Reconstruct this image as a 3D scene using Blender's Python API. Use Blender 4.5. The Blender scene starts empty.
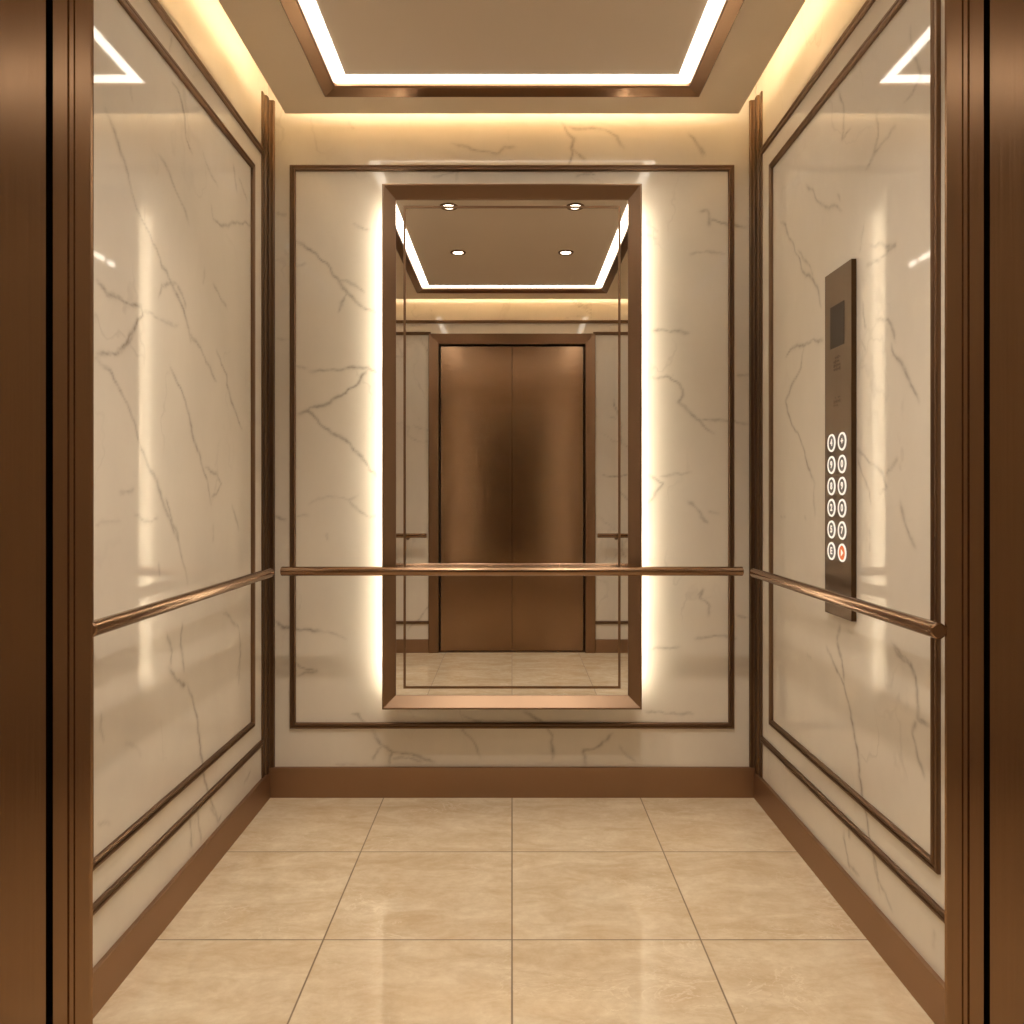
import bpy, bmesh, math, random
import numpy as np
from mathutils import Vector
C = bpy.context.scene
col = C.collection
H = 1.176                      # eye height
F = 763.0                      # focal length in pixels of a 1024 px wide frame
HX, HY = 512.0, 496.0          # vanishing point of the photograph
# ------------------------------------------------------------------ dimensions (metres)
WX = 0.955                     # marble face of the side walls
WB = 2.985                     # marble face of the back wall
WF = -0.05                     # marble face of the front wall
LX = 2.3                       # half width of the lobby part in front
SY = 1.60                      # near end of the cabin side walls
ZC = 2.80                      # upper ceiling
ZS = H + 1.446                 # underside of the dropped ceiling

# ------------------------------------------------------------------ materials
def mat(name):
    m = bpy.data.materials.new(name); m.use_nodes = True
    nt = m.node_tree; b = nt.nodes['Principled BSDF']
    return m, nt, b
def N(nt, kind, **kw):
    n = nt.nodes.new(kind)
    for k, v in kw.items(): setattr(n, k, v)
    return n
def math_n(nt, op, a, b=None, clamp=False):
    n = N(nt, 'ShaderNodeMath', operation=op); n.use_clamp = clamp
    for i, v in enumerate((a, b)):
        if v is None: continue
        if isinstance(v, (int, float)): n.inputs[i].default_value = v
        else: nt.links.new(v, n.inputs[i])
    return n.outputs[0]
def mix(nt, f, a, b, kind='MIX'):
    n = N(nt, 'ShaderNodeMix', data_type='RGBA', blend_type=kind)
    if isinstance(f, (int, float)): n.inputs[0].default_value = f
    else: nt.links.new(f, n.inputs[0])
    for i, v in ((6, a), (7, b)):
        if isinstance(v, tuple): n.inputs[i].default_value = (*v, 1)
        else: nt.links.new(v, n.inputs[i])
    return n.outputs[2]
def noise(nt, co, scale, detail=4, rough=.5, dist=0):
    n = N(nt, 'ShaderNodeTexNoise')
    n.inputs['Scale'].default_value = scale; n.inputs['Detail'].default_value = detail
    n.inputs['Roughness'].default_value = rough; n.inputs['Distortion'].default_value = dist
    nt.links.new(co, n.inputs['Vector']); return n
def mapping(nt, co, scale=(1,1,1), rot=(0,0,0), loc=(0,0,0)):
    n = N(nt, 'ShaderNodeMapping')
    n.inputs['Scale'].default_value = scale; n.inputs['Rotation'].default_value = rot; n.inputs['Location'].default_value = loc
    nt.links.new(co, n.inputs['Vector']); return n.outputs[0]
def maprange(nt, v, a, b, c=0., d=1.):
    n = N(nt, 'ShaderNodeMapRange'); n.inputs[1].default_value = a; n.inputs[2].default_value = b
    n.inputs[3].default_value = c; n.inputs[4].default_value = d
    nt.links.new(v, n.inputs[0]); return n.outputs[0]
def coords(nt): return N(nt, 'ShaderNodeTexCoord').outputs['Object']

def make_marble():
    m, nt, b = mat('veined_marble')
    co = coords(nt)
    # faint fine veins: ridges of a stretched, warped noise, shown only in patches
    w = noise(nt, co, 1.6, 5, .6)
    add = N(nt, 'ShaderNodeVectorMath', operation='MULTIPLY_ADD')
    nt.links.new(w.outputs['Color'], add.inputs[0]); add.inputs[1].default_value = (.5,.5,.5); nt.links.new(co, add.inputs[2])
    mp = mapping(nt, add.outputs[0], (1.6, 1.6, .8), (.2, .5, .1))
    n1 = noise(nt, mp, 1.7, 3, .5)
    r1 = math_n(nt, 'ABSOLUTE', math_n(nt, 'SUBTRACT', n1.outputs['Fac'], .5))
    r1 = maprange(nt, r1, 0, .012, 1, 0)
    msk = maprange(nt, noise(nt, mapping(nt, co, loc=(3.1,1.7,5.2)), 2.6, 3).outputs['Fac'], .52, .66)
    faint = math_n(nt, 'MULTIPLY', math_n(nt, 'MULTIPLY', r1, msk), .15)
    cloud = noise(nt, mapping(nt, co, (1,1,.6)), 2.2, 5, .6)
    base = mix(nt, maprange(nt, cloud.outputs['Fac'], .3, .7), (.83,.765,.665), (.73,.67,.58))
    at = N(nt, 'ShaderNodeAttribute', attribute_name='vein')
    fine = noise(nt, co, 38, 3, .6)
    v = math_n(nt, 'MULTIPLY', at.outputs['Fac'], maprange(nt, fine.outputs['Fac'], .3, .7, .45, 1.15))
    v = math_n(nt, 'MAXIMUM', v, faint, True)
    c = mix(nt, v, base, (.22,.175,.135))
    nt.links.new(c, b.inputs['Base Color'])
    b.inputs['Roughness'].default_value = .045
    b.inputs['IOR'].default_value = 1.46
    return m
MARBLE = make_marble()

def make_floor():
    m, nt, b = mat('travertine_tiles')
    co = coords(nt)
    sx = N(nt, 'ShaderNodeSeparateXYZ'); nt.links.new(co, sx.inputs[0])
    X, Y = sx.outputs[0], sx.outputs[1]
    tx = math_n(nt, 'DIVIDE', X, .5); ty = math_n(nt, 'DIVIDE', math_n(nt, 'SUBTRACT', Y, .022), .5)
    def edge(t):
        f = math_n(nt, 'FRACT', math_n(nt, 'ADD', t, 20.))
        return math_n(nt, 'MINIMUM', f, math_n(nt, 'SUBTRACT', 1., f))
    e = math_n(nt, 'MINIMUM', edge(tx), edge(ty))
    grout = maprange(nt, e, .0032, .0055, 1, 0)
    ids = N(nt, 'ShaderNodeCombineXYZ')
    nt.links.new(math_n(nt, 'FLOOR', tx), ids.inputs[0]); nt.links.new(math_n(nt, 'FLOOR', ty), ids.inputs[1])
    wn = N(nt, 'ShaderNodeTexWhiteNoise', noise_dimensions='3D'); nt.links.new(ids.outputs[0], wn.inputs['Vector'])
    off = N(nt, 'ShaderNodeVectorMath', operation='MULTIPLY_ADD')
    nt.links.new(wn.outputs['Color'], off.inputs[0]); off.inputs[1].default_value = (9,9,9); nt.links.new(co, off.inputs[2])
    st = noise(nt, mapping(nt, off.outputs[0], (1.6, 3.6, 1)), 3.0, 10, .70, .5)
    base = mix(nt, maprange(nt, st.outputs['Fac'], .33, .67), (.66,.505,.325), (.85,.735,.55))
    fg = noise(nt, off.outputs[0], 30, 6, .7)
    base = mix(nt, maprange(nt, fg.outputs['Fac'], .40, .62, 0, .22), base, (.56,.40,.23))
    # pale cracked veins in patches
    n1 = noise(nt, mapping(nt, off.outputs[0], (1.5, 2.4, 1)), 3.2, 6, .6, 1.2)
    r = maprange(nt, math_n(nt, 'ABSOLUTE', math_n(nt, 'SUBTRACT', n1.outputs['Fac'], .5)), 0, .014, 1, 0)
    pm = maprange(nt, noise(nt, mapping(nt, off.outputs[0], loc=(4,2,0)), 3.4, 3).outputs['Fac'], .50, .66)
    base = mix(nt, math_n(nt, 'MULTIPLY', math_n(nt, 'MULTIPLY', r, pm), .55), base, (.93,.83,.66))
    n2 = noise(nt, mapping(nt, off.outputs[0], (1.2, 3.4, 1), loc=(7,1,0)), 5.5, 6, .65, .6)
    r2 = maprange(nt, math_n(nt, 'ABSOLUTE', math_n(nt, 'SUBTRACT', n2.outputs['Fac'], .5)), 0, .02, 1, 0)
    base = mix(nt, math_n(nt, 'MULTIPLY', math_n(nt, 'MULTIPLY', r2, pm), .28), base, (.52,.38,.23))
    base = mix(nt, math_n(nt, 'MULTIPLY', grout, .85), base, (.16,.095,.045))
    nt.links.new(base, b.inputs['Base Color'])
    ro = maprange(nt, grout, 0, 1, .085, .6); nt.links.new(ro, b.inputs['Roughness'])
    b.inputs['IOR'].default_value = 1.58
    return m
FLOOR = make_floor()

def make_bronze(name, colr, rough, stretch=None, grain=.04, aniso=0.):
    m, nt, b = mat(name)
    co = coords(nt)
    b.inputs['Metallic'].default_value = 1
    if stretch:
        g = noise(nt, mapping(nt, co, stretch), 1, 3, .6)
        c = mix(nt, g.outputs['Fac'], tuple(x*(1-grain*2) for x in colr), tuple(x*(1+grain*2) for x in colr))
        nt.links.new(c, b.inputs['Base Color'])
        nt.links.new(maprange(nt, g.outputs['Fac'], .3, .7, rough-.03, rough+.03), b.inputs['Roughness'])
        bp = N(nt, 'ShaderNodeBump'); bp.inputs['Strength'].default_value = .05; bp.inputs['Distance'].default_value = .0004
        nt.links.new(g.outputs['Fac'], bp.inputs['Height']); nt.links.new(bp.outputs[0], b.inputs['Normal'])
    else:
        g = noise(nt, co, 6, 3)
        nt.links.new(mix(nt, g.outputs['Fac'], tuple(x*.95 for x in colr), tuple(x*1.05 for x in colr)), b.inputs['Base Color'])
        b.inputs['Roughness'].default_value = rough
    return m
BR = (.27,.165,.10)
BRONZE = make_bronze('satin_bronze', BR, .28)
BRONZE_DK = make_bronze('dark_bronze_trim', (.22,.14,.088), .42)
BRUSHED = make_bronze('brushed_bronze', (.36,.228,.138), .24, (300, 300, 3))
BASEB = make_bronze('baseboard_bronze', (.37,.235,.145), .5)
POSTM = make_bronze('corner_post_bronze', (.15,.096,.06), .38)
DOORM = make_bronze('door_bronze', (.30,.19,.115), .2, (350, 350, 3))
MIRFR = make_bronze('mirror_frame_bronze', (.265,.175,.115), .33)
RAILM = make_bronze('handrail_bronze', (.30,.19,.12), .2)

def make_plain(name, c, rough=.5, metal=0., ior=1.45, em=None, es=0.):
    m, nt, b = mat(name)
    co = coords(nt); g = noise(nt, co, 3, 3)
    nt.links.new(mix(nt, g.outputs['Fac'], tuple(x*.97 for x in c), tuple(min(1, x*1.03) for x in c)), b.inputs['Base Color'])
    b.inputs['Roughness'].default_value = rough; b.inputs['Metallic'].default_value = metal; b.inputs['IOR'].default_value = ior
    if em:
        b.inputs['Emission Color'].default_value = (*em, 1); b.inputs['Emission Strength'].default_value = es
    return m
CEIL = make_plain('ceiling_paint', (.88,.75,.59), .55)
CEILC = make_plain('ceiling_panel_paint', (.80,.69,.575), .45)
BLACK = make_plain('black_gap', (.006,.005,.004), .7)
DARKM = make_plain('dark_hardware', (.03,.022,.016), .5)
SCREEN = make_plain('dark_display_glass', (.05,.033,.022), .3)
SCREEN.node_tree.nodes['Principled BSDF'].inputs['IOR'].default_value = 1.12
ETCH = make_plain('etched_mark', (.07,.04,.02), .6)
DISC = make_plain('button_disc', (.10,.075,.055), .35)
FASCIA = make_bronze('panel_bronze', (.108,.066,.036), .38, (3, 400, 3))
def emis(name, c, s, base=(.8,.8,.8)):
    m, nt, b = mat(name)
    b.inputs['Base Color'].default_value = (*base,1)
    b.inputs['Emission Color'].default_value = (*c, 1); b.inputs['Emission Strength'].default_value = s
    return m
LED = emis('ceiling_led_diffuser', (1,.90,.76), 7.8)
LIN = emis('linear_led', (1,.90,.76), 5.0)
COVE = emis('cove_led', (1,.85,.60), 15.5)
HALO = emis('halo_led', (1,.87,.66), 50)
SPOTE = emis('downlight_lens', (1,.88,.70), 12)
GLYPH = emis('button_light', (1,.90,.78), .72, (.3,.27,.22))
ORANGE = emis('button_orange_light', (1,.19,.012), .48, (.25,.05,.008))
def make_mirror():
    m, nt, b = mat('mirror_silver')
    b.inputs['Base Color'].default_value = (.93,.92,.90,1); b.inputs['Metallic'].default_value = 1; b.inputs['Roughness'].default_value = 0.0
    return m
MIRROR = make_mirror()

# ------------------------------------------------------------------ mesh helpers
def box(bm, x0, x1, y0, y1, z0, z1):
    vs = [bm.verts.new((x, y, z)) for x in (x0, x1) for y in (y0, y1) for z in (z0, z1)]
    for f in ((0,1,3,2),(4,6,7,5),(0,4,5,1),(2,3,7,6),(0,2,6,4),(1,5,7,3)):
        bm.faces.new([vs[i] for i in f])
    return bm
def new(): return bmesh.new()
def obj(name, bm, m, parent=None, smooth=False, bevel=0):
    bmesh.ops.recalc_face_normals(bm, faces=bm.faces[:])
    me = bpy.data.meshes.new(name); bm.to_mesh(me); bm.free()
    me.materials.append(m)
    o = bpy.data.objects.new(name, me); col.objects.link(o)
    if parent: o.parent = parent
    if smooth:
        for p in me.polygons: p.use_smooth = True
        me.set_sharp_from_angle(angle=math.radians(35))
    if bevel:
        md = o.modifiers.new('bevel', 'BEVEL'); md.width = bevel; md.segments = 2; md.limit_method = 'ANGLE'
    return o
def tag(o, label=None, cat=None, group=None, kind=None):
    if label: o['label'] = label
    if cat: o['category'] = cat
    if group: o['group'] = group
    if kind: o['kind'] = kind
    return o
def empty(name, loc=(0,0,0)):
    o = bpy.data.objects.new(name, None); o.empty_display_size = .1; o.location = loc; col.objects.link(o); return o
def struct(o, label, cat): return tag(o, label, cat, kind='structure')
def rebase(o, x, y, z):
    """move the origin of a mesh object without moving its geometry"""
    for v in o.data.vertices: v.co -= Vector((x, y, z))
    o.location = (x, y, z)

PROFILE = [(0,0),(0,.007),(.002,.010),(.005,.011),(.008,.010),(.0095,.0065),(.0125,.0065),(.014,.011),(.017,.0135),(.020,.0125),(.0225,.009),(.0225,0)]
PROFILE = [(u*1.03, h) for u, h in PROFILE]
def sweep(bm, path, uvn, prof, closed=True):
    """path: 2-d points (a,b) of the outer line; uvn(a,b,h)->3-d point; profile offset goes to the inside (left of the path)"""
    n = len(path); rings = []
    for i in range(n):
        p = Vector(path[i])
        if closed or 0 < i < n-1:
            d0 = (p - Vector(path[i-1])).normalized(); d1 = (Vector(path[(i+1) % n]) - p).normalized()
            n0 = Vector((-d0.y, d0.x)); n1 = Vector((-d1.y, d1.x)); nn = n0+n1; nn = nn / nn.dot(n0)
        else:
            d = (Vector(path[1])-Vector(path[0])) if i == 0 else (Vector(path[-1])-Vector(path[-2]))
            d.normalize(); nn = Vector((-d.y, d.x))
        rings.append([bm.verts.new(uvn(*(p+nn*u), h)) for u, h in prof])
    k = len(prof)
    for i in range(n if closed else n-1):
        a, b = rings[i], rings[(i+1) % n]
        for j in range(k-1): bm.faces.new((a[j], a[j+1], b[j+1], b[j]))
        bm.faces.new((a[k-1], a[0], b[0], b[k-1]))
    if not closed:
        bm.faces.new(rings[0]); bm.faces.new(rings[-1][::-1])
def rect(a0, a1, b0, b1): return [(a0,b0),(a1,b0),(a1,b1),(a0,b1)]
ON_BACK = lambda a, b, h: (a, WB-h, b)
ON_FRONT = lambda a, b, h: (a, WF+h, b)
ON_LEFT = lambda a, b, h: (-WX+h, a, b)
ON_RIGHT = lambda a, b, h: (WX-h, a, b)

# ------------------------------------------------------------------ marble walls with their veins
def back_pt(px, py): return ((px-HX)*WB/F, H-(py-HY)*WB/F)
def side_pt(px, py):
    z = WX*F/max(abs(px-HX), 1); return (z, H-(py-HY)*z/F)
def zoomed(ox, oy, s, lines, fn, st=1.0):
    out = []
    for l in lines:
        k = st
        if isinstance(l[0], (int, float)): k = st*l[0]; l = l[1:]
        out.append(([fn(ox+x/s, oy+y/s) for x, y in l], k))
    return out
S3 = 3.01
BACK_V = (
 zoomed(270,110,S3,[(1.2,(70,393),(100,405),(140,435),(175,465),(205,510),(235,550),(290,600),(320,610)),((205,510),(250,525),(285,550)),((235,545),(215,580),(207,608)),
   (.7,(250,340),(300,360)),((20,310),(50,315)),(.6,(80,470),(110,462)),(.6,(75,770),(115,778)),(1.2,(120,787),(200,783),(295,775),(330,790)),
   (1.4,(295,780),(265,825),(215,860),(160,890),(110,903)),(1.3,(85,915),(110,905),(150,945),(200,980),(250,1018)),(.5,(20,687),(55,690))], back_pt) +
 zoomed(270,440,S3,[(1.2,(240,15),(270,45),(300,90),(325,110)),(.5,(115,195),(180,170),(235,180),(265,165)),(.8,(235,180),(270,215),(300,232),(325,225)),((15,228),(50,240)),(.5,(80,230),(120,228)),
   (1.5,(15,545),(40,565),(75,570),(110,570),(150,575)),(.6,(150,575),(200,585),(230,600)),((75,672),(110,690),(140,695),(80,712)),(.5,(170,280),(175,300)),((245,825),(265,825),(285,850))], back_pt) +
 zoomed(270,700,2.09,[(1.2,(215,65),(235,95),(255,108),(300,115),(345,130)),((255,108),(250,135)),((235,95),(215,125)),((255,125),(290,120),(320,130)),(.8,(400,30),(440,45),(400,60),(420,80),(440,120)),
   (1.2,(530,25),(575,50),(590,75),(590,125)),(1.2,(715,70),(690,95),(655,105),(660,135)),(.6,(730,95),(765,130)),(.8,(780,22),(830,28),(885,30)),(.5,(135,135),(180,134))], back_pt) +
 zoomed(270,105,2.09,[((380,80),(420,92),(480,100),(490,88),(515,88)),(1.4,(610,38),(635,70),(630,110),(622,125)),((625,45),(690,50),(725,65),(740,90)),((632,90),(660,115)),
   (1,(875,60),(910,105)),(.5,(165,35),(175,50)),(.8,(340,150),(395,135),(390,160)),((640,150),(680,145))], back_pt) +
 zoomed(640,110,S3,[(.8,(145,70),(190,140)),(1.1,(180,305),(205,303),(210,350)),(1.2,(205,325),(245,340),(325,352)),(.8,(150,435),(200,425),(235,430),(260,432)),(.6,(20,375),(50,390)),
   (1.1,(35,663),(60,663),(90,668),(150,672)),(1.1,(30,805),(80,800),(120,825),(130,860),(115,880),(150,910),(180,935),(225,975)),(.9,(180,935),(240,932),(325,945)),(.8,(290,797),(325,797))], back_pt) +
 zoomed(640,440,S3,[(1.1,(30,105),(70,130),(50,155),(25,190)),(.8,(60,110),(100,103),(155,97)),(1.1,(145,185),(165,200),(185,230),(205,250)),(.7,(205,215),(240,222)),
   (.9,(170,470),(190,450),(180,475),(210,500),(205,530)),(1,(165,598),(210,592),(240,590),(290,597)),(.8,(30,633),(90,628),(120,622)),(.8,(290,525),(325,535)),(.5,(25,355),(40,372))], back_pt))
S5 = 2.925
LEFT_V = (
 zoomed(90,0,S5,[(1.2,(45,320),(70,380),(100,470),(120,550),(150,640),(190,720),(210,780),(240,830),(280,930),(295,1000)),(.8,(200,450),(240,530),(290,655)),(1.1,(240,240),(260,270),(275,330),(280,400),(300,450)),
   (.6,(330,440),(375,545)),((420,480),(430,560)),(.8,(435,520),(460,590)),((355,600),(360,640),(410,655),(430,650),(475,665)),((200,870),(210,835),(225,830),(255,830)),((255,830),(280,900)),
   (1.2,(20,820),(50,860),(100,885),(150,895)),(1.5,(150,895),(155,920),(130,960),(100,1010),(80,1024)),(.6,(150,910),(200,930),(260,950)),(.6,(335,780),(330,830)),(.8,(360,830),(400,900)),(.4,(120,250),(125,300)),
   (.5,(160,600),(165,680)),(.6,(240,100),(232,150))], side_pt) +
 zoomed(90,330,S5,[(1.2,(20,70),(60,70),(100,50),(130,10)),(1.1,(15,80),(60,120),(100,200),(130,270),(160,370),(195,440),(215,510),(245,590),(275,690),(285,740)),(.7,(85,475),(100,475),(130,465)),
   (.8,(130,540),(160,560),(200,550)),(1.2,(235,110),(280,210),(300,310),(320,360),(345,450),(355,510)),(.9,(335,400),(370,420),(385,450),(370,480),(355,490)),(1,(290,10),(330,70),(370,150)),
   (1.1,(370,60),(400,130),(400,160),(430,250),(445,290)),(.9,(415,510),(435,585)),(.5,(360,570),(360,620)),(1,(220,490),(235,540),(262,640)),(1,(390,830),(400,830),(435,870),(440,950),(430,1010)),
   (1.3,(270,860),(265,920),(275,1000)),(1.2,(235,985),(240,940),(225,890)),(.6,(200,680),(205,720)),(.5,(15,570),(90,560))], side_pt) +
 zoomed(90,640,S5,[(1.5,(230,80),(260,120),(280,130)),(1.4,(285,130),(305,200),(320,290),(330,370),(345,440),(375,520)),(.8,(440,0),(435,130)),(.6,(30,210),(40,300)),(.4,(100,300),(130,310),(150,340)),
   (.5,(20,540),(60,540)),(1,(290,520),(295,590),(300,610)),(1,(315,500),(325,590)),(1,(350,490),(375,530),(385,510)),(.8,(450,420),(470,380))], side_pt))
RIGHT_V = (
 zoomed(760,0,S5,[(1.1,(230,270),(245,320),(245,380),(240,405),(265,375)),(.9,(340,330),(345,400),(325,470)),(.9,(395,370),(350,430),(310,495)),(.8,(440,80),(445,160),(470,230),(420,300)),
   (1,(135,540),(170,590),(190,605),(240,618)),(1.1,(60,650),(75,660),(100,720),(130,800),(160,830),(180,900)),(.8,(110,730),(150,790),(155,820)),(.6,(305,650),(290,740)),(1.1,(320,718),(395,718),(360,750),(310,780)),
   (1,(300,880),(310,960)),(1,(340,935),(375,935),(395,1000)),(.6,(225,565),(235,590))], side_pt) +
 zoomed(760,330,S5,[(1.2,(75,80),(130,45),(185,30)),(1.2,(130,45),(120,110),(75,210),(110,300),(140,400),(160,450)),(.7,(160,450),(160,550)),(1.3,(385,40),(390,70),(420,110),(440,160),(465,210)),
   (1.1,(285,350),(320,390),(360,420),(370,460),(350,480)),(.9,(365,425),(405,375)),(1.1,(410,500),(430,580),(455,635)),(.8,(285,370),(320,470),(325,510)),(.7,(320,580),(320,650)),
   (1.2,(235,860),(225,900),(240,960)),(1,(195,930),(230,1000)),(1.1,(385,915),(440,975),(455,1024)),(.6,(295,30),(310,60)),(.5,(130,545),(135,555)),(.5,(60,545),(75,545))], side_pt) +
 zoomed(760,640,S5,[(1.4,(195,20),(220,80),(245,130),(265,210),(280,300),(290,400),(300,470),(325,600),(345,700),(385,790)),(1.3,(225,0),(240,60),(245,120)),(1.2,(385,10),(420,60),(450,90),(460,150),(460,230),(500,255)),
   (1.1,(460,230),(445,270),(460,340),(480,400)),(1.1,(245,560),(245,580),(260,660),(290,690)),(1,(325,600),(335,660),(350,740)),(.6,(510,850),(505,900)),(1,(260,540),(260,580)),(.4,(135,40),(150,55))], side_pt))
rng = random.Random(7)
def fractal(pts, amp=.10, depth=3):
    out = [pts[0]]
    for a, b in zip(pts[:-1], pts[1:]):
        seg = [a, b]
        for _ in range(depth):
            nw = [seg[0]]
            for p, q in zip(seg[:-1], seg[1:]):
                L = math.hypot(q[0]-p[0], q[1]-p[1]); k = rng.uniform(-amp, amp)
                nw += [((p[0]+q[0])/2-(q[1]-p[1])*k, (p[1]+q[1])/2+(q[0]-p[0])*k), q]
            seg = nw
        out += seg[1:]
    return out
def vein_field(A, B, veins, width=.0042, gain=.50):
    V = np.zeros_like(A)
    for pts, k in veins:
        fp = fractal(pts); n = len(fp)-1
        tot = sum(math.hypot(q[0]-p[0], q[1]-p[1]) for p, q in zip(fp[:-1], fp[1:])) or 1; acc = 0; ph = rng.uniform(0, 6)
        for p, q in zip(fp[:-1], fp[1:]):
            L = math.hypot(q[0]-p[0], q[1]-p[1])
            if L < 1e-6: continue
            s0 = acc/tot; acc += L
            w = width*(.75+.55*(.5+.5*math.sin(s0*9+ph)))*(.7+.3*k); R = w*4
            m = (A > min(p[0],q[0])-R) & (A < max(p[0],q[0])+R) & (B > min(p[1],q[1])-R) & (B < max(p[1],q[1])+R)
            if not m.any(): continue
            a = A[m]-p[0]; b = B[m]-p[1]; dx = q[0]-p[0]; dy = q[1]-p[1]
            t = np.clip((a*dx+b*dy)/(L*L), 0, 1); d = np.hypot(a-t*dx, b-t*dy)
            s = (acc-L+t*L)/tot
            taper = np.clip(np.minimum(s, 1-s)*6+.35, 0, 1)
            val = gain*k*taper*(.8*np.exp(-(d/w)**2)+.2*np.exp(-(d/(2.2*w))**2))
            V[m] = np.maximum(V[m], val)
    return V
def random_veins(a0, a1, b0, b1, n, seed):
    r = random.Random(seed); out = []
    for _ in range(n):
        a = r.uniform(a0, a1); b = r.uniform(b0, b1); ang = r.uniform(-1.3, -.2)*r.choice((1, 1, -1)); pts = [(a, b)]
        for _ in range(r.randint(3, 7)):
            ang += r.uniform(-.5, .5); L = r.uniform(.04, .12); a += L*math.cos(ang); b += L*math.sin(ang); pts.append((a, b))
        out.append((pts, r.uniform(.5, 1.3)))
        if r.random() < .6:
            p = r.choice(pts[1:-1] or pts); an = ang+r.uniform(.5, 1.1)
            out.append(([p, (p[0]+.06*math.cos(an), p[1]+.06*math.sin(an)), (p[0]+.12*math.cos(an+.3), p[1]+.12*math.sin(an+.3))], .7))
    return out
def marble_wall(name, a0, a1, b0, b1, pt, veins, step, thick, label, hole=None):
    """a dense veined face plus the slab behind it; pt(a,b,h) with h<0 going into the wall"""
    na = int(round((a1-a0)/step))+1; nb = int(round((b1-b0)/step))+1
    ga = np.linspace(a0, a1, na); gb = np.linspace(b0, b1, nb)
    A, B = np.meshgrid(ga, gb, indexing='ij'); V = vein_field(A, B, veins)
    A = A.ravel(); B = B.ravel()
    verts = [pt(float(a), float(b), 0.) for a, b in zip(A, B)]
    i = np.arange(na-1)[:, None]*nb+np.arange(nb-1)[None, :]
    faces = np.stack([i, i+nb, i+nb+1, i+1], -1).reshape(-1, 4).tolist()
    k = len(verts)
    for h in (-.0002, -thick):
        for a, b in ((a0,b0),(a1,b0),(a1,b1),(a0,b1)): verts.append(pt(a, b, h))
    faces += [[k+4,k+5,k+6,k+7]] + [[k+j, k+(j+1)%4, k+4+(j+1)%4, k+4+j] for j in range(4)]
    me = bpy.data.meshes.new(name); me.from_pydata(verts, [], faces); me.update()
    at = me.attributes.new('vein', 'FLOAT', 'POINT')
    vals = np.zeros(len(verts), dtype=np.float32); vals[:len(A)] = V.ravel()
    at.data.foreach_set('value', vals)
    me.materials.append(MARBLE)
    o = bpy.data.objects.new(name, me); col.objects.link(o)
    struct(o, label, 'wall'); return o
marble_wall('wall_back', -1.07, 1.07, 0, ZC, ON_BACK, BACK_V, .006, .08, 'cream marble back wall with grey veins, mirror in its middle')
marble_wall('wall_left', SY, WB, 0, ZC, ON_LEFT, LEFT_V, .006, .115, 'glossy veined marble wall on the left, without buttons')
marble_wall('wall_right', SY, WB, 0, ZC, ON_RIGHT, RIGHT_V, .006, .115, 'glossy veined marble wall on the right behind the button panel')
for nm, a0, a1, b0, lb in (('wall_front', -LX, -.60, 0, 'marble wall left of the closed doors seen in the mirror'),
                           ('wall_front', .60, LX, 0, 'marble wall right of the closed doors seen in the mirror'),
                           ('wall_front', -.60, .60, 2.36, 'marble band above the closed doors seen in the mirror')):
    marble_wall(nm, a0, a1, b0, ZC, ON_FRONT, random_veins(a0, a1, b0, ZC, int((a1-a0)*(ZC-b0)*7)+1, 3+int(a0*5)), .012, .12, lb)
bm = box(new(), -LX-.05, LX+.05, -.25, 3.07, -.06, 0); rebase(struct(obj('floor', bm, FLOOR), 'polished cream stone tile floor with thin dark joints', 'floor'), 0, 0, 0)
bm = box(new(), -LX-.05, LX+.05, -.25, 3.07, ZC, ZC+.06); struct(obj('ceiling', bm, CEIL), 'upper ceiling above the light cove', 'ceiling')
for s, side in ((-1, 'left'), (1, 'right')):
    x0, x1 = sorted((s*LX, s*(LX+.05))); bm = box(new(), x0, x1, -.25, 1.62, 0, ZC)
    struct(obj('wall_'+side+'_entrance', bm, CEIL), 'plain wall closing the entrance space on the %s' % side, 'wall')
# dropped ceiling board: a frame of board around the recess, ledge on top, core up to the slab
bm = new()
SE = .857; SB = 2.885; SFy = .08
RX, RY0, RY1 = .672, .30, 2.735          # outer line of the bronze lip
TH = .045
for z0, z1 in ((ZS, ZS+TH),):
    box(bm, -SE, SE, RY1, SB, z0, z1); box(bm, -SE, -RX, 1.49, RY1, z0, z1); box(bm, RX, SE, 1.49, RY1, z0, z1)
    box(bm, -LX+.1, -RX, SFy, 1.49, z0, z1); box(bm, RX, LX-.1, SFy, 1.49, z0, z1); box(bm, -RX, RX, SFy, RY0, z0, z1)
box(bm, -SE+.13, SE-.13, SFy+.15, SB-.15, ZS+TH, ZC)
struct(obj('ceiling_dropped', bm, CEIL), 'beige dropped ceiling border around the light ring', 'ceiling')
bm = new(); box(bm, -.583, .583, RY0+.092, RY1-.092, ZS+.012, ZS+TH)
struct(obj('ceiling_recess', bm, CEILC), 'brown-beige centre ceiling panel inside the light ring', 'ceiling')

# ------------------------------------------------------------------ ceiling light ring
ring = tag(empty('ceiling_light_ring', (0, 1.5, ZS)), 'rectangular glowing light strip with bronze rim in the ceiling', 'ceiling light')
def rel(o): o.location = (-o.parent.location.x, -o.parent.location.y, -o.parent.location.z); return o
bm = new()
pr = [(0,-.014),(.004,-.018),(.043,-.006),(.048,-.001),(.050,.012),(.050,.020),(0,.020)]
sweep(bm, rect(-RX, RX, RY0, RY1), lambda a, b, h: (a, b, ZS+h), pr)
rel(obj('rim', bm, BRONZE, ring))
bm = new()
sweep(bm, rect(-RX+.050, RX-.050, RY0+.05, RY1-.05), lambda a, b, h: (a, b, ZS+h), [(0,.008),(.043,.010),(.043,.022),(0,.022)])
rel(obj('diffuser', bm, LED, ring))

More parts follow.
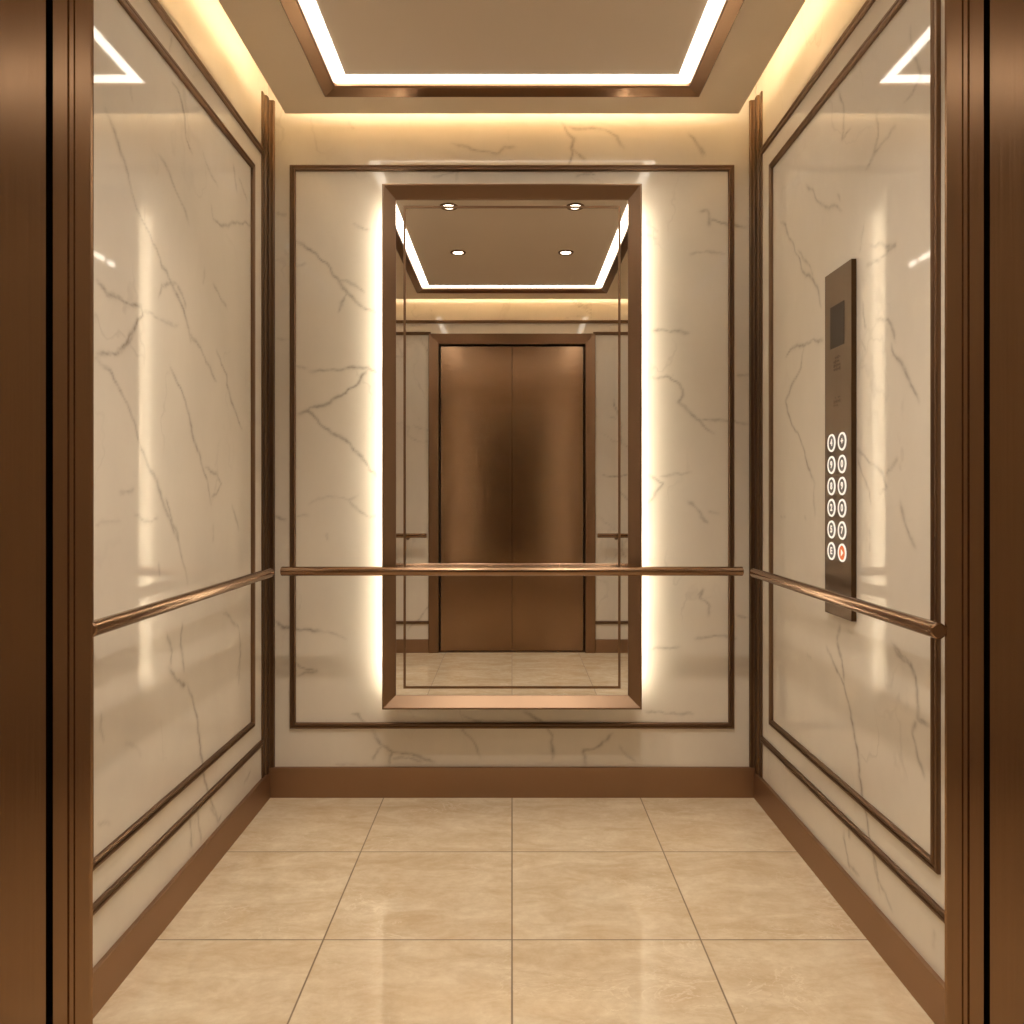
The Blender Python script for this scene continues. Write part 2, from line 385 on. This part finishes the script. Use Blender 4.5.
# ------------------------------------------------------------------ cove strips on the ledge
COVE_SIDE = emis('side_cove_led', (1,.85,.58), 10)
def cove(x0, x1, y0, y1, label):
    o = obj('cove_light', box(new(), x0, x1, y0, y1, ZS+TH+.001, ZS+TH+.016), COVE_SIDE if x1-x0 < .1 else COVE)
    rebase(o, (x0+x1)/2, (y0+y1)/2, ZS+TH); o.location.z = ZS+TH
    tag(o, label, 'cove light', 'hidden light strips around the dropped ceiling'); return o
cove(-.80, .80, SB-.055, SB-.035, 'light strip hidden above the ceiling edge at the back wall')
cove(-SE+.035, -SE+.055, 1.62, 2.80, 'light strip hidden above the ceiling edge at the left wall')
cove(SE-.055, SE-.035, 1.62, 2.80, 'light strip hidden above the ceiling edge at the right wall')
cove(-1.6, 1.6, SFy+.035, SFy+.055, 'light strip hidden above the ceiling edge over the closed doors')

# ------------------------------------------------------------------ downlights
def downlight(x, y, label):
    t = tag(empty('downlight', (x, y, ZS+.012)), label, 'downlight', 'downlights in the centre ceiling panel')
    bm = new(); prof = [(.030,.0),(.030,-.004),(.036,-.007),(.043,-.006),(.047,-.002),(.047,0)]
    rs = [[bm.verts.new((r*math.cos(a), r*math.sin(a), z)) for r, z in prof] for a in [i*math.tau/32 for i in range(32)]]
    for i in range(32):
        a, b = rs[i], rs[(i+1) % 32]
        for j in range(len(prof)-1): bm.faces.new((a[j], b[j], b[j+1], a[j+1]))
    obj('bezel', bm, BRONZE_DK, t, True)
    bm = new(); bmesh.ops.create_circle(bm, cap_ends=True, segments=32, radius=.031, matrix=__import__('mathutils').Matrix.Translation((0,0,-.002)))
    obj('lens', bm, SPOTE, t)
    L = bpy.data.lights.new('spot', 'SPOT'); L.energy = 29; L.color = (1,.885,.745); L.spot_size = math.radians(105); L.spot_blend = .8; L.shadow_soft_size = .03
    lo = bpy.data.objects.new('lamp', L); lo.location = (0,0,-.012); lo.parent = t; col.objects.link(lo)
downlight(-.318, 1.84, 'small round downlight in mirror, left of the upper pair')
downlight(.318, 1.84, 'small round downlight in mirror, right of the upper pair')
downlight(-.322, 1.115, 'small round downlight in mirror, left of the lower pair')
downlight(.322, 1.115, 'small round downlight in mirror, right of the lower pair')

def linear(s, sd):
    x0, x1 = sorted((s*.95, s*2.12)); y0, y1 = .44, .52
    t = tag(empty('linear_ceiling_light', ((x0+x1)/2, (y0+y1)/2, ZS)), 'long ceiling light of the entrance space, mirrored as a pale band in the %s bronze' % sd, 'ceiling light')
    bm = new(); sweep(bm, rect(x0-.012, x1+.012, y0-.012, y1+.012), lambda a, b, h: (a, b, ZS+h), [(0,-.004),(.012,-.004),(.012,0),(0,0)])
    rel(obj('rim', bm, BRONZE_DK, t)); rel(obj('diffuser', box(new(), x0, x1, y0, y1, ZS-.003, ZS-.0005), LIN, t))
linear(-1, 'left'); linear(1, 'right')

# ------------------------------------------------------------------ baseboards, corner posts, mouldings
BH = .118; BT = .014
def base(name, x0, x1, y0, y1, label, h=BH):
    o = obj(name, box(new(), x0, x1, y0, y1, 0, h), BASEB, bevel=.002); struct(o, label, 'baseboard'); return o
base('baseboard_back', -WX+.001, WX-.001, WB-BT, WB, 'brown bronze baseboard under the back wall')
base('baseboard_left', -WX, -WX+BT, SY-.02, WB-BT-.001, 'brown bronze baseboard along the left wall', .102)
base('baseboard_right', WX-BT, WX, SY-.02, WB-BT-.001, 'brown bronze baseboard along the right wall', .104)
base('baseboard_front', -LX, -.626, WF, WF+BT, 'baseboard left of the closed doors in the mirror', .10)
base('baseboard_front', .626, LX, WF, WF+BT, 'baseboard right of the closed doors in the mirror', .10)
def post(s, name, label):
    # reeded quarter post filling the corner
    pts = [(WX, WB-.078), (WX-.004, WB-.078), (WX-.006, WB-.076), (WX-.006, WB-.060), (WX-.004, WB-.057), (WX-.004, WB-.052), (WX-.010, WB-.048),
           (WX-.013, WB-.040), (WX-.013, WB-.024), (WX-.010, WB-.019), (WX-.010, WB-.014), (WX-.016, WB-.012), (WX-.023, WB-.012), (WX-.026, WB-.009), (WX-.028, WB-.007), (WX-.028, WB)]
    bm = new(); z0, z1 = .1, H+1.543
    lo = [bm.verts.new((s*x, y, z0)) for x, y in pts+[(WX, WB)]]; hi = [bm.verts.new((s*x, y, z1)) for x, y in pts+[(WX, WB)]]
    n = len(lo)
    for i in range(n): bm.faces.new((lo[i], lo[(i+1) % n], hi[(i+1) % n], hi[i]))
    bm.faces.new(lo); bm.faces.new(hi)
    struct(obj(name, bm, POSTM), label, 'corner trim')
post(-1, 'trim_1', 'tall bronze corner post between left and back walls')
post(1, 'trim_2', 'tall bronze corner post between right and back walls')
def mould(name, path, uvn, label, closed=True, prof=PROFILE, m=BRONZE_DK):
    bm = new(); sweep(bm, path, uvn, prof, closed); struct(obj(name, bm, m, smooth=True), label, 'wall moulding')
mould('trim_3', rect(-.868, .868, H-.9085, H+1.293), ON_BACK, 'thin bronze moulding frame on the back wall around the mirror')
PB, PT, PN, PF = H-.843, H+1.222, 1.699, 2.812
mould('trim_4', rect(PN, PF, PB-.006, PT), ON_LEFT, 'thin bronze moulding frame on the left marble wall')
mould('trim_5', rect(PN, PF, PB, PT), ON_RIGHT, 'thin bronze moulding frame behind the button panel wall')
LINE = [(u, h*.85) for u, h in PROFILE]
for k, (fn, sd) in enumerate(((ON_LEFT, 'left'), (ON_RIGHT, 'right'))):
    mould('trim_%d' % (6+2*k), [(SY, H+1.301), (WB-.079, H+1.301)], fn, 'straight bronze moulding line high on the %s wall' % sd, False, LINE)
    mould('trim_%d' % (7+2*k), [(SY, H-(.951, .938)[k]), (WB-.079, H-(.951, .938)[k])], fn, 'straight bronze moulding line low on the %s wall' % sd, False, LINE)
mould('trim_10', [(-LX, 2.472), (LX, 2.472)], ON_FRONT, 'bronze moulding line above the closed doors in the mirror', False)
mould('trim_11', [(-LX, 2.384), (-.61, 2.384)], ON_FRONT, 'upper moulding line left of the closed doors in the mirror', False)
mould('trim_12', [(.61, 2.384), (LX, 2.384)], ON_FRONT, 'upper moulding line right of the closed doors in the mirror', False)
mould('trim_17', [(-LX, .215), (-.61, .215)], ON_FRONT, 'lower moulding line left of the closed doors in the mirror', False)
mould('trim_18', [(.61, .215), (LX, .215)], ON_FRONT, 'lower moulding line right of the closed doors in the mirror', False)

# ------------------------------------------------------------------ entrance jambs in the foreground
ZJ = 1.55; MP = ZJ/F
def jamb(s, e0, g0, g1, p1, k, sd):
    """e0 inner edge px from the axis, g0..g1 black gap, p1 outer end of the panel"""
    X = lambda d: d*MP
    a = X(e0); w = X(g0)-a
    prof = [(a, .05), (a, .003), (a+.003, 0), (a+.4*w, 0), (a+.42*w, .004), (a+.45*w, .004), (a+.47*w, .001), (a+.55*w, .001), (a+.57*w, .004), (a+.60*w, .004), (a+.62*w, 0), (a+w-.002, 0), (a+w, .002), (a+w, .05)]
    # open the inner edge backwards and outwards so that its return stays hidden
    prof[0] = (a+.036, .05)
    bm = new(); lo = [bm.verts.new((s*x, ZJ+y, 0)) for x, y in prof]; hi = [bm.verts.new((s*x, ZJ+y, ZC)) for x, y in prof]
    n = len(lo)
    for i in range(n): bm.faces.new((lo[i], lo[(i+1) % n], hi[(i+1) % n], hi[i]))
    bm.faces.new(lo); bm.faces.new(hi)
    struct(obj('trim_%d' % k, bm, BRUSHED), 'grooved brushed bronze door jamb at the %s edge of the photo' % sd, 'door jamb')
    x0, x1 = sorted((s*X(g0), s*X(g1))); struct(obj('trim_%d' % (k+1), box(new(), x0+.0005, x1-.0005, ZJ+.03, ZJ+.05, 0, ZC), BLACK), 'black shadow gap beside the %s door jamb' % sd, 'gap')
    x0, x1 = sorted((s*X(g1), s*LX)); struct(obj('wall_%s_return' % sd, box(new(), x0, x1, ZJ+.002, ZJ+.05, 0, ZC), BRUSHED), 'flat brushed bronze panel at the far %s of the photo' % sd, 'wall panel')
jamb(-1, 420.0, 460.0, 466.8, 600, 13, 'left')
jamb(1, 433.4, 472.6, 478.6, 600, 15, 'right')

# ------------------------------------------------------------------ lift doors in the front wall (seen in the mirror)
door = tag(empty('door_1', (0, WF, 0)), 'closed two-leaf bronze lift doors seen in the mirror', 'lift door', kind='structure')
bm = new(); fx, fi, ft, fti = .625, .549, 2.392, 2.322
sweep(bm, [(-fx, 0), (-fx, ft), (fx, ft), (fx, 0)][::-1], lambda a, b, h: (a, WF+h, b), [(0,0),(0,.018),(.004,.022),(.072,.014),(.076,.010),(.076,-.10),(0,-.10)], False)
f = rel(obj('door_frame', bm, BRONZE, door))
for s in (-1, 1):
    x0, x1 = sorted((s*.0015, s*.538)); rel(obj('door_leaf', box(new(), x0, x1, WF-.060, WF-.035, .004, 2.305), DOORM, door))
rel(obj('door_pocket', box(new(), -.560, .560, WF-.10, WF-.075, 0, 2.33), BLACK, door))
rel(obj('threshold', box(new(), -.548, .548, WF-.075, WF-.002, .0005, .003), BRONZE_DK, door))
struct(obj('wall_front_backing', box(new(), -LX, LX, WF-.20, WF-.125, 0, ZC), DARKM), 'dark shaft wall behind the closed doors', 'wall')

# ------------------------------------------------------------------ mirror with halo
MY, MF = 2.84, 2.81
mir = tag(empty('wall_mirror', (0, WB, H-.787)), 'tall bronze-framed mirror on the back wall with light glowing at its sides', 'mirror')
XO, XI = .4790, .4318; ZTO, ZTI, ZBO, ZBI = H+1.1516, H+1.1018, H-.787, H-.7407
bm = new()
def loop(x, zb, zt, y): return [bm.verts.new(p) for p in ((-x,y,zb),(x,y,zb),(x,y,zt),(-x,y,zt))]
r = .003
L = [loop(XO-.004, ZBO+.004, ZTO-.004, MF+.05), loop(XO, ZBO, ZTO, MF+.046), loop(XO, ZBO, ZTO, MF+r), loop(XO-r, ZBO+r, ZTO-r, MF), loop(XO-r-.004, ZBO+r+.004, ZTO-r-.004, MF),
     loop(XI+.003, ZBI-.003, ZTI+.003, MY-.006), loop(XI, ZBI, ZTI, MY-.003), loop(XI, ZBI, ZTI, MY+.004), loop(XI, ZBI, ZTI, MF+.05)]
for a, b in zip(L, L[1:]+L[:1]):
    for i in range(4): bm.faces.new((a[i], a[(i+1)%4], b[(i+1)%4], b[i]))
rel(obj('frame', bm, MIRFR, mir))
rel(obj('mirror_glass', box(new(), -XI-.0005, XI+.0005, MY, MY+.004, ZBI-.0005, ZTI+.0005), MIRROR, mir))
bm = new(); sweep(bm, rect(-.4040, .4040, H-.7165, H+1.0795), lambda a, b, h: (a, MY-h, b), [(0,.0002),(0,.0012),(.0088,.0012),(.0088,.0002)])
rel(obj('inlay_line', bm, make_bronze('inlay_bronze', (.26,.165,.10), .4), mir))
rel(obj('backing_box', box(new(), -.4515, .4515, MF+.05, WB-.001, ZBO+.05, ZTO-.05), DARKM, mir))
for s in (-1, 1):
    x0, x1 = sorted((s*.453, s*.469)); rel(obj('light_strip', box(new(), x0, x1, WB-.062, WB-.057, ZBO+.045, ZTO-.035), HALO, mir))
    x0, x1 = sorted((s*.470, s*.473)); rel(obj('light_shield', box(box(box(new(), x0, x1, MF+.05, WB-.0565, ZBO+.006, ZTO-.006), *sorted((s*.452, s*.470)), MF+.05, WB-.002, ZBO+.030, ZBO+.036), *sorted((s*.452, s*.470)), MF+.05, WB-.030, ZTO-.012, ZTO-.006), DARKM, mir))

# ------------------------------------------------------------------ handrails
RR = .0168; RZ = H-.273
def tube(bm, p, q, r, n=24, caps=True):
    p, q = Vector(p), Vector(q); d = (q-p).normalized()
    u = d.orthogonal().normalized(); v = d.cross(u); e = min(.003, r*.3)
    R = []
    for c, rr in ((p, r-e), (p+d*e, r), (q-d*e, r), (q, r-e)):
        R.append([bm.verts.new(c+rr*(math.cos(t)*u+math.sin(t)*v)) for t in [i*math.tau/n for i in range(n)]])
    for a, b in zip(R, R[1:]):
        for i in range(n): bm.faces.new((a[i], a[(i+1)%n], b[(i+1)%n], b[i]))
    bm.faces.new(R[0][::-1]); bm.faces.new(R[-1])
def handrail(p, q, nrm, wall, label, hang=2):
    """nrm points from the rail to the wall, wall = its distance"""
    p, q, nrm = Vector(p), Vector(q), Vector(nrm)
    t = tag(empty('handrail', (p+q)/2), label, 'handrail', 'bronze handrails around the cabin')
    o = (p+q)/2
    bm = new(); tube(bm, p-o, q-o, RR, 32); obj('bar', bm, RAILM, t, True)
    d = (q-p); n = hang; DR = .021 if abs(nrm.y) > .5 else .029
    for i in range(n):
        c = p+d*((i+.5)/n if n > 1 else .5)-o
        if n == 2: c = p+d*(.14 if i == 0 else .86)-o
        bm = new(); tube(bm, c+Vector((0,0,-.002)), c+nrm*(wall-.004)+Vector((0,0,-DR)), .007, 16); b = obj('bracket', bm, BRONZE_DK, t, True)
        bm = new(); dz = Vector((0,0,-DR-.001)); tube(bm, c+nrm*(wall-.006)+dz, c+nrm*(wall-.0005)+dz, .014, 24); obj('wall_plate', bm, BRONZE_DK, b, True)
    return t
RXs = .862
handrail((-.838, 2.77, RZ), (.838, 2.77, RZ), (0,1,0), WB-2.77, 'long straight bronze handrail across the back wall and mirror')
handrail((-RXs, 1.553, RZ), (-RXs, 2.715, RZ), (-1,0,0), WX-RXs, 'round bronze handrail along the left marble wall')
handrail((RXs, 1.54, RZ), (RXs, 2.715, RZ), (1,0,0), WX-RXs, 'round bronze handrail along the right wall across the button panel')
handrail((-1.7, WF+.085, RZ-.02), (-.632, WF+.085, RZ-.02), (0,-1,0), .085, 'handrail left of the closed doors in the mirror')
handrail((.632, WF+.085, RZ-.02), (1.7, WF+.085, RZ-.02), (0,-1,0), .085, 'handrail right of the closed doors in the mirror')

# ------------------------------------------------------------------ control panel
PX = .940; PY0, PY1 = 2.113, 2.293; PZ0, PZ1 = H-.348, H+.658
cp = tag(empty('control_panel', (WX, (PY0+PY1)/2, PZ0)), 'tall narrow bronze button panel with dark display on the right wall', 'control panel')
rel(obj('faceplate', box(new(), PX, WX-.0005, PY0, PY1, PZ0, PZ1), FASCIA, cp, bevel=.0015))
def side_z(px): return PX*F/(px-HX)
rel(obj('display', box(new(), PX-.0010, PX+.002, side_z(844.3), side_z(830.6), H+.431, H+.554), SCREEN, cp))
# engraved marks: small dots and strokes in two clusters
def marks(name, rows, yc, zc, pitch, r):
    bm = new()
    for j, row in enumerate(rows):
        for i, ch in enumerate(row):
            if ch == ' ': continue
            y = yc-(i-(len(row)-1)/2)*pitch; z = zc-(j-(len(rows)-1)/2)*pitch*1.15
            hh = r*(1.9 if ch == '|' else 1); ww = r*(1.9 if ch == '-' else 1)
            box(bm, PX-.0006, PX+.0005, y-ww, y+ww, z-hh, z+hh)
    rel(obj(name, bm, ETCH, cp))
marks('engraved_mark', [' .-|.', '-|.- ', '|-|-.', '.-|-|'], (side_z(831)+side_z(843))/2, H+.384, .0098, .0026)
marks('engraved_mark', [' . ..', '|-|.|', '-.-  '], (side_z(831)+side_z(843))/2, H+.274, .0098, .0024)
def glyph_mesh(ch, size):
    cu = bpy.data.curves.new('glyph', 'FONT'); cu.body = ch; cu.size = size; cu.align_x = 'CENTER'; cu.align_y = 'CENTER'; cu.extrude = .0004; cu.offset = .0009
    o = bpy.data.objects.new('glyph_tmp', cu); col.objects.link(o)
    dg = bpy.context.evaluated_depsgraph_get(); me = bpy.data.meshes.new_from_object(o.evaluated_get(dg)); bpy.data.objects.remove(o)
    # local x -> -Y world (reads correctly from inside), local y -> Z, local z -> -X
    for v in me.vertices: v.co = Vector((-v.co.z, -v.co.x, v.co.y))
    me.update(); return me
BRd = .0265
colY = (side_z(832.0), side_z(842.6))
rowsZ = (443, 465, 486.3, 507.8, 529.4, 551)
names = (('4','+'), ('9','0'), ('8','9'), ('2','0'), ('5','7'), ('E','\u25b6'))
for r_, pyx in enumerate(rowsZ):
    for c_ in (0, 1):
        y = colY[c_]; z = H-(pyx-HY)*colY[0]/F
        lit = (r_ == 5 and c_ == 1)
        bm = new(); n = 32
        tube(bm, (PX-.0016, y, z), (PX+.001, y, z), BRd-.003, n)
        b = rel(obj('button', bm, ORANGE if lit else DISC, cp))
        if lit: b['label'] = 'orange lit button'
        bm = new(); prof = [(BRd-.0062, -.0005), (BRd-.0055, -.003), (BRd-.0008, -.003), (BRd, -.0005)]
        R = [[bm.verts.new((PX+h, y+q*math.cos(a), z+q*math.sin(a))) for q, h in prof] for a in [i*math.tau/n for i in range(n)]]
        for i in range(n):
            for j in range(3): bm.faces.new((R[i][j], R[i][j+1], R[(i+1)%n][j+1], R[(i+1)%n][j]))
        obj('ring', bm, GLYPH, b)
        ch = names[r_][c_]
        if lit:
            bm = new()
            v = [bm.verts.new((PX-.0024, y+a, z+q)) for a, q in ((.006,.011),(.006,-.011),(-.010,0))]; bm.faces.new(v)
            obj('glyph', bm, GLYPH, b)
        else:
            me = glyph_mesh(ch, .028); me.materials.clear(); me.materials.append(GLYPH)
            g = bpy.data.objects.new('glyph', me); col.objects.link(g); g.parent = b; g.location = (PX-.0021, y, z)

# ------------------------------------------------------------------ camera, world, colour
cd = bpy.data.cameras.new('camera'); cam = bpy.data.objects.new('camera', cd); col.objects.link(cam)
cam.location = (0, 0, H); cam.rotation_euler = (math.pi/2, 0, 0)
cd.sensor_width = 36; cd.lens = F/1024*36; cd.shift_y = -(512-HY)/1024; cd.clip_start = .004; cd.clip_end = 50
C.camera = cam
w = bpy.data.worlds.new('world'); C.world = w; w.use_nodes = True
w.node_tree.nodes['Background'].inputs[0].default_value = (.02,.015,.01,1)
C.view_settings.view_transform = 'Standard'; C.view_settings.look = 'None'
C.view_settings.exposure = 0.30; C.view_settings.gamma = 1; C.view_settings.use_curve_mapping = False
